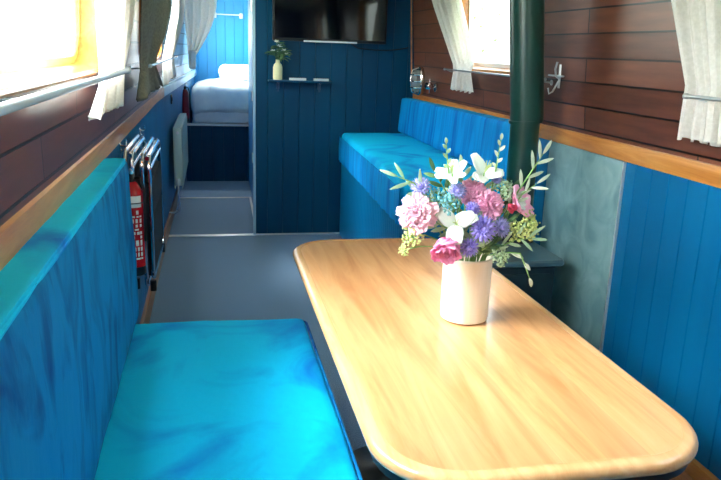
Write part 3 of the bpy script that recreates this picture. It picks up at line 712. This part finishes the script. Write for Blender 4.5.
t = thing('wall_hook', 'white metal double hook on the planked side just right of the flue', 'hook', (1.45, 2.95, 1.30)); xw = XR(1.3)
bm = B(); box(bm, xw-.005, xw, 2.938, 2.955, 1.25, 1.35, .002); obj('plate', bm, alum, t)
bm = B(); tube(bm, [(xw-.004, 2.94, 1.29), (xw-.025, 2.935, 1.30), (xw-.034, 2.93, 1.33), (xw-.03, 2.925, 1.36)], .0045, 8); tube(bm, [(xw-.004, 2.95, 1.28), (xw-.024, 2.955, 1.235), (xw-.038, 2.96, 1.225), (xw-.042, 2.965, 1.25)], .0045, 8); obj('prongs', bm, alum, t)
bm = B(); tube(bm, [(xw-.028, 2.86, 1.303), (xw-.028, 3.0, 1.303)], .004, 8); obj('cross_bar', bm, alum, t)

# ------------------------------------------------------------------ bed cabin
t = thing('bed', 'white made-up bed in the far cabin at the end of the corridor', 'bed', (.5, 8.4, 0))
bm = B(); boards(bm, -.26, 1.48, 0, .575, lambda s, d, z: (s, YB+d, z), .11, .05, .02); obj('base_front', bm, teal_dark, t)
bm = B(); box(bm, -.262, 1.48, YB-.008, YB+.03, .575, .597, .003); obj('edge_strip', bm, white_paint, t, label='white edging strip')
bm = B(); box(bm, -.2, 1.46, YB+.03, YE-.03, .56, .59); obj('platform', bm, white_paint, t)
bm = softbox(-.19, 1.40, YB+.02, YE-.04, .597, .80, .05, .06, .006, 4); obj('mattress', bm, sheet, t)
def lump(p):
    if p.z > .75: p.z += .05*noise.noise(Vector((p.x*3.5, p.y*2.2, 1)))+.02*noise.noise(Vector((p.x*11, p.y*7, 4)))
    if p.y < YB+.1: p.y -= .004*math.sin(p.x*38+3*p.z)+.004*math.sin(p.x*71+9*p.z)
    if p.x < 0: p.z -= .03*(1-(p.x+.2)/.2)
    return p
obj('duvet', softbox(-.2, 1.42, YB-.02, YE-.1, .70, .985, .08, .035, .006, 5, 0, lump), sheet, t, label='crumpled white duvet')
t = thing('pillow', 'white pillow at the far end of the bed', 'pillow', (.45, 8.9, .97))
obj('pillow_case', softbox(.10, .75, 8.62, 9.1, 1.0, 1.15, .07, .035, .012, 5, .02), sheet, t)
t = thing('coat_rail', 'white coat rail with two pegs on the far blue wall', 'coat rail', (.21, 9.27, 1.74))
bm = B(); cyl(bm, (.04, YE-.045, 1.742), (.40, YE-.045, 1.742), .007, n=10); obj('rod', bm, white_paint, t)
for x in (.062, .376):
    bm = B(); cyl(bm, (x, YE, 1.742), (x, YE-.05, 1.742), .012, n=12); lathe(bm, [(.018, 1.70), (.022, 1.71), (.022, 1.755), (.012, 1.765)], (x, YE-.05, 0), 14); obj('peg', bm, white_paint, t)

# ------------------------------------------------------------------ vase and bouquet on the table
VX, VY = .630, 1.660
t = thing('flower_pot', 'cream cylindrical stoneware pot holding the bouquet on the table', 'vase', (VX, VY, TZ))
bm = B(); lathe(bm, [(.050, TZ), (.0595, TZ+.004), (.0615, TZ+.012), (.062, TZ+.155), (.0635, TZ+.160), (.0635, TZ+.167), (.061, TZ+.169), (.057, TZ+.168), (.056, TZ+.155), (.055, TZ+.02), (.02, TZ+.015)], (VX, VY, 0), 48)
obj('body', bm, pot_m, t)
R = random.Random(11)
NECK = Vector((VX, VY, TZ+.15))
def stem_to(fl, c, r=.0018, bend=.02):
    a = math.atan2(c[1]-VY, c[0]-VX); q = Vector((VX+.035*math.cos(a)*R.random(), VY+.035*math.sin(a)*R.random(), TZ+.03))
    d = Vector(c)-NECK; n2 = Vector((VX+max(-.045, min(.045, d.x*.35)), VY+max(-.045, min(.045, d.y*.35)), TZ+.168))
    mid = n2.lerp(Vector(c), .5)+Vector((0, 0, bend))
    bm = B(); tube(bm, [q, n2, n2.lerp(mid, .5)+Vector((0, 0, bend*.3)), mid, mid.lerp(Vector(c), .5)+Vector((0, 0, bend*.2)), c], r, 6); return obj('stem', bm, stemm, fl)
def flower(name, label, c, group=None): return thing(name, label, 'flower', (VX, VY, TZ+.03), group)
def petalmat(n_, a, b, tr=.3):
    m = cloth(n_, a, b, tr); return m
pink = petalmat('pink petals', srgb(250, 176, 216), srgb(255, 208, 232)); hot = petalmat('deep pink petals', srgb(248, 146, 204), srgb(255, 186, 224)); blush = petalmat('pale pink petals', srgb(250, 206, 224), srgb(255, 226, 236))
whitep = petalmat('white bouquet petals', srgb(235, 245, 240), srgb(248, 252, 248)); purple = petalmat('violet petals', srgb(146, 132, 224), srgb(184, 172, 242)); lav = petalmat('lavender petals', srgb(150, 150, 215), srgb(180, 180, 230))
seedm = mat('blue green seed heads', srgb(110, 170, 175), .6); limem = mat('lime buds', srgb(190, 205, 130), .6); crimson = petalmat('crimson petals', srgb(190, 50, 80), srgb(214, 80, 110))
def frame(d):
    d = Vector(d).normalized(); a = Vector((0, 0, 1)) if abs(d.z) < .9 else Vector((1, 0, 0)); s = d.cross(a).normalized(); return d, s, s.cross(d)
def cup_petal(bm, c, D, s, u, ang, L, W, tilt, curl, ruf=0, n=6, m=6):
    """one petal: starts at c, opening by tilt from axis D"""
    o = s*math.cos(ang)+u*math.sin(ang); tdir = D.cross(o); rows = []; ph = R.random()*6
    for i in range(n+1):
        f = i/n; th = tilt+curl*f; wv = W*(.25+.95*math.sin(PI*min(.86, f*.86+.05)))
        if i == 0: p = Vector(c)
        else: p = p+(D*math.cos(th)+o*math.sin(th))*L/n
        row = []
        for k in range(m+1):
            g = k/m*2-1
            q = p+tdir*wv/2*g-o*(-.35*wv*g*g*math.cos(th))*-1*1.0+D*(ruf*f*math.sin(g*7+ph))
            row.append(bm.verts.new(q))
        rows.append(row)
    for i in range(n):
        for k in range(m): bm.faces.new((rows[i][k], rows[i][k+1], rows[i+1][k+1], rows[i+1][k]))
def bloom(fl, c, d, specs, mt, nm='bloom'):
    D, s, u = frame(d); bm = B()
    for cnt, L, W, tilt, curl, ruf in specs:
        a0 = R.random()*6
        for k in range(cnt): cup_petal(bm, Vector(c)-D*.01, D, s, u, a0+2*PI*k/cnt+R.uniform(-.15, .15), L*R.uniform(.88, 1.1), W*R.uniform(.85, 1.15), tilt+R.uniform(-.1, .1), curl, ruf)
    return solid(obj(nm, bm, mt, fl), .0006)
cam_d = Vector((-.3, -1, .35))
def peony(label, c, r, d, mt, name='peony'):
    fl = flower(name, label, c); stem_to(fl, Vector(c)-Vector(d).normalized()*.012)
    bloom(fl, c, d, [(9, r*1.15, r*.75, 1.1, .35, .004), (9, r*1.05, r*.7, .75, .35, .005), (8, r*.95, r*.62, .4, .4, .005), (6, r*.8, r*.5, .1, .45, .004)], mt)
    return fl
peony('large ruffled pale pink peony at the left of the bouquet', (.466, 1.575, 1.018), .044, (-.5, -.8, .35), blush)
fl = flower('ranunculus', 'deep pink cupped bloom drooping at the left of the pot rim', 0); c = (.533, 1.545, .955); stem_to(fl, c)
bloom(fl, c, (-.25, -.6, -.55), [(6, .058, .046, .85, -.35, .003), (6, .054, .04, .6, -.3, .003), (5, .046, .032, .35, -.2, .003), (4, .036, .024, .15, 0, .002)], hot)
peony('bright pink bloom at the top centre of the bouquet', (.610, 1.60, 1.058), .034, (-.1, -.8, .6), pink)
peony('bright pink bloom right of the centre, facing forward', (.648, 1.575, 1.036), .032, (.2, -.9, .4), pink)
fl = flower('poppy', 'open pink poppy with a white heart at the right of the bouquet', 0); c = (.722, 1.59, 1.035); stem_to(fl, c)
bloom(fl, c, (.55, -.5, .45), [(5, .05, .05, .95, .25, .003)], pink); bloom(fl, c, (.55, -.5, .45), [(6, .026, .02, .6, .3, .002)], whitep, 'heart')
fl = flower('small_rosebud', 'small crimson bud beside the right pink poppy', 0); c = (.694, 1.565, 1.03); stem_to(fl, c); bloom(fl, c, (.2, -.8, .4), [(5, .022, .02, .35, -.1, .001), (4, .02, .018, .1, 0, .001)], crimson)
for lb, c, d, r in (('white lily facing forward at the left centre of the bouquet', (.552, 1.55, .998), (-.25, -.9, .3), .055), ('white lily at the upper left of the bouquet', (.556, 1.61, 1.105), (-.3, -.5, .8), .05),
                    ('pale mint-white lily at the top of the bouquet', (.64, 1.62, 1.105), (.1, -.6, .8), .055)):
    fl = flower('lily', lb, c); stem_to(fl, c); bloom(fl, c, d, [(3, r, r*.52, .8, .5, .001), (3, r*.95, r*.42, .95, .5, .001)], whitep)
    D, s, u = frame(d); bm = B()
    for k in range(6):
        o_ = s*math.cos(k*1.05)+u*math.sin(k*1.05); tube(bm, [Vector(c), Vector(c)+D*.02+o_*.003, Vector(c)+D*.035+o_*.009], .001, 5)
    obj('stamens', bm, limem, fl)
def cornflower(label, c, d, r, mt):
    fl = flower('cornflower', label, c); stem_to(fl, c)
    D, s, u = frame(d); bm = B()
    for ring, (n_, L, tilt) in enumerate(((14, r, 1.25), (12, r*.85, .95), (10, r*.6, .55))):
        for k in range(n_):
            a = 2*PI*k/n_+ring*.3; o_ = s*math.cos(a)+u*math.sin(a); dd = (D*math.cos(tilt)+o_*math.sin(tilt)); t_ = D.cross(o_)
            p = Vector(c); e1 = p+dd*L*.6; A = [bm.verts.new(p), bm.verts.new(e1-t_*r*.13), bm.verts.new(p+dd*L*1.02-t_*r*.10), bm.verts.new(p+dd*L*.82), bm.verts.new(p+dd*L*1.08), bm.verts.new(p+dd*L*.82+t_*r*.03), bm.verts.new(p+dd*L*1.0+t_*r*.13), bm.verts.new(e1+t_*r*.13)]
            bm.faces.new(A)
    solid(obj('bloom', bm, mt, fl), .0006)
    bm = B(); lathe(bm, [(.001, 0), (r*.22, .002), (r*.26, .008), (r*.12, .014)], (0, 0, 0), 10)
    bmesh.ops.transform(bm, matrix=Matrix.Translation(Vector(c)) @ Vector(D).to_track_quat('Z', 'Y').to_matrix().to_4x4(), verts=bm.verts); obj('centre', bm, purple, fl)
cornflower('large violet cornflower at the centre of the bouquet', (.617, 1.545, .985), (-.1, -.95, .3), .036, purple)
cornflower('small violet cornflower just above the large centre one', (.596, 1.565, 1.028), (-.1, -.9, .4), .02, purple)
cornflower('violet cornflower low at the front, just over the pot rim', (.585, 1.54, .943), (-.2, -.95, .1), .026, purple)
cornflower('lavender cornflower right of the large centre one', (.665, 1.555, .985), (.3, -.9, .3), .027, lav)
cornflower('lavender cornflower near the upper left lily', (.565, 1.59, 1.065), (-.2, -.8, .5), .024, lav)
cornflower('lavender cornflower at the top centre behind the pink blooms', (.667, 1.62, 1.09), (.2, -.7, .6), .018, lav)
cornflower('faint lavender cornflower at the upper left edge of the bouquet', (.478, 1.60, 1.075), (-.4, -.7, .5), .026, lav)
def umbel(label, c, d, r, mt, n_=22, group=None, name='umbel_flower', ball=.0035):
    fl = flower(name, label, c, group); base = Vector(c)-Vector(d).normalized()*r*.8; stem_to(fl, base); D, s, u = frame(d)
    bs = B(); bb = B()
    for k in range(n_):
        rr = math.sqrt((k+.5)/n_)*r; a = k*2.4; p = Vector(c)+(s*math.cos(a)+u*math.sin(a))*rr-D*rr*rr/r*.35
        tube(bs, [base, base.lerp(p, .6)+D*.004, p], .0007, 4)
        bmesh.ops.create_icosphere(bb, subdivisions=1, radius=ball*R.uniform(.8, 1.3), matrix=Matrix.Translation(p))
        for q in range(3): bmesh.ops.create_icosphere(bb, subdivisions=1, radius=ball*.6, matrix=Matrix.Translation(p+Vector((R.uniform(-1, 1), R.uniform(-1, 1), R.uniform(-1, 1)))*ball*1.8))
    obj('stalks', bs, stemm, fl); obj('florets', bb, mt, fl); return fl
umbel('blue-green starry umbel between the left peony and the white lily', (.508, 1.575, 1.05), (-.4, -.8, .5), .036, seedm, 26)
umbel('blue-green starry umbel over the left lily', (.535, 1.56, 1.045), (-.2, -.8, .5), .026, seedm, 20)
umbel('lime cluster hanging at the right side above the stove', (.757, 1.57, .985), (.6, -.7, .2), .036, limem, 30, ball=.0045)
umbel('second lime cluster, right of the lavender cornflower', (.715, 1.56, .975), (.3, -.8, .3), .026, limem, 20, ball=.004)
umbel('small yellow-green cluster under the large pale pink peony', (.452, 1.565, .965), (-.5, -.8, 0), .026, limem, 20, ball=.004)
umbel('small pale cluster spilling over the right rim of the pot', (.672, 1.545, .915), (.3, -.9, .1), .024, leafs, 18, ball=.004)
umbel('single yellow-green starry head low at the far left on a curved stem', (.432, 1.56, .933), (-.7, -.6, 0), .014, limem, 12, ball=.003)
umbel('pale fluffy head at the top right among the leaves', (.69, 1.60, 1.075), (.1, -.6, .7), .030, leafs, 24, ball=.004)
def branch(label, pts, mt, n_, L, W, group=None, spread=.8, name='leaf_spray'):
    fl = thing(name, label, 'foliage', (VX, VY, TZ+.03), group); P = [Vector(p) for p in pts]
    n2 = Vector((VX+max(-.045, min(.045, (P[-1].x-VX)*.3)), VY-.01, TZ+.168)); P = [Vector((VX, VY, TZ+.04)), n2]+P
    bm = B(); tube(bm, P, [.002]*(len(P)-1)+[.0008], 6); obj('stem', bm, stemm, fl)
    bm = B(); seg = P[1:]
    for k in range(n_):
        f = .3+.7*k/max(1, n_-1); g = f*(len(seg)-1); i = min(int(g), len(seg)-2); p = seg[i].lerp(seg[i+1], g-i); tdir = (seg[i+1]-seg[i]).normalized()
        sd = tdir.cross(Vector((0, 1, 0))).normalized()*(1 if k % 2 else -1)
        if k == n_-1: sd = Vector((0, 0, 0))
        leaf(bm, p, tdir+sd*spread+Vector((0, R.uniform(-.35, .1), 0)), L*R.uniform(.8, 1.15), W, Vector((0, -1, .3)), R.uniform(-.2, .3), 6)
    solid(obj('leaves', bm, mt, fl), .0006); return fl
silver = noisy(mat('pale silver leaves', srgb(190, 205, 185), .6), srgb(168, 190, 168), srgb(214, 222, 200), 15)
branch('pale silvery branch reaching up to the right in front of the flue', [(.68, 1.60, 1.0), (.72, 1.60, 1.06), (.757, 1.60, 1.12), (.778, 1.60, 1.155)], silver, 9, .045, .009)
branch('pale silvery branch with leaves pointing right, below the upper one', [(.68, 1.59, .98), (.73, 1.59, 1.06), (.765, 1.59, 1.085)], silver, 6, .038, .008)
branch('green leaf spray reaching left over the bench cushion', [(.52, 1.60, 1.02), (.46, 1.60, 1.085), (.42, 1.60, 1.10)], leafs, 6, .05, .009)
branch('slender buddy sprig standing at the top left of the bouquet', [(.56, 1.62, 1.05), (.548, 1.62, 1.12), (.540, 1.62, 1.175)], leafs, 11, .016, .008)
branch('slender sprig standing at the top right of the bouquet', [(.66, 1.62, 1.05), (.670, 1.62, 1.12), (.676, 1.62, 1.185)], silver, 11, .018, .008)
branch('drooping pale bud and leaf hanging past the right rim of the pot', [(.69, 1.55, .925), (.715, 1.54, .925), (.735, 1.54, .885), (.745, 1.54, .862)], silver, 3, .03, .010, spread=.3)
branch('green leaves low at the right of the bouquet', [(.66, 1.56, .93), (.71, 1.56, .955), (.75, 1.56, .955)], leafs, 7, .05, .008)
for k, (x, y, z) in enumerate([(.48, 1.64, 1.06), (.53, 1.66, 1.10), (.60, 1.67, 1.11), (.66, 1.66, 1.08), (.72, 1.64, 1.06), (.56, 1.58, 1.0), (.64, 1.58, 1.0), (.69, 1.58, .99), (.50, 1.60, 1.0), (.60, 1.565, .955), (.64, 1.56, .94), (.56, 1.565, .93)]):
    fl = branch('thin mixed green leafy filler stem inside the bouquet', [(VX+(x-VX)*.5, y, .93+(z-.93)*.5), (x, y, z)], (leafs, leafm, leafs)[k % 3], 11, .04, .011, 'green filler stems in the bouquet', .9, 'filler_stem')

# ------------------------------------------------------------------ hedge outside on the right, seen through the window
bm = B(); rh = random.Random(4)
for k in range(5200):
    y = rh.uniform(-2, 22); x = 3.0+rh.random()*1.2+.5*math.sin(y*.9); z = -.35+(rh.random()**.7)*(2.7+.8*noise.noise(Vector((y*.6, x, 0)))); a = rh.random()*6.3; L = rh.uniform(.05, .14)
    p = Vector((x, y, z)); d = Vector((math.cos(a)*.6, math.sin(a), rh.uniform(-.6, .6))).normalized(); leaf(bm, p, d, L, L*.55, droop=.2, n=2)
o = single('hedge', bm, noisy(mat('hedge leaves', srgb(90, 130, 80), .7), srgb(60, 110, 70), srgb(150, 180, 110), 2), 'green hedge beyond the right-hand window', 'hedge'); o['kind'] = 'stuff'
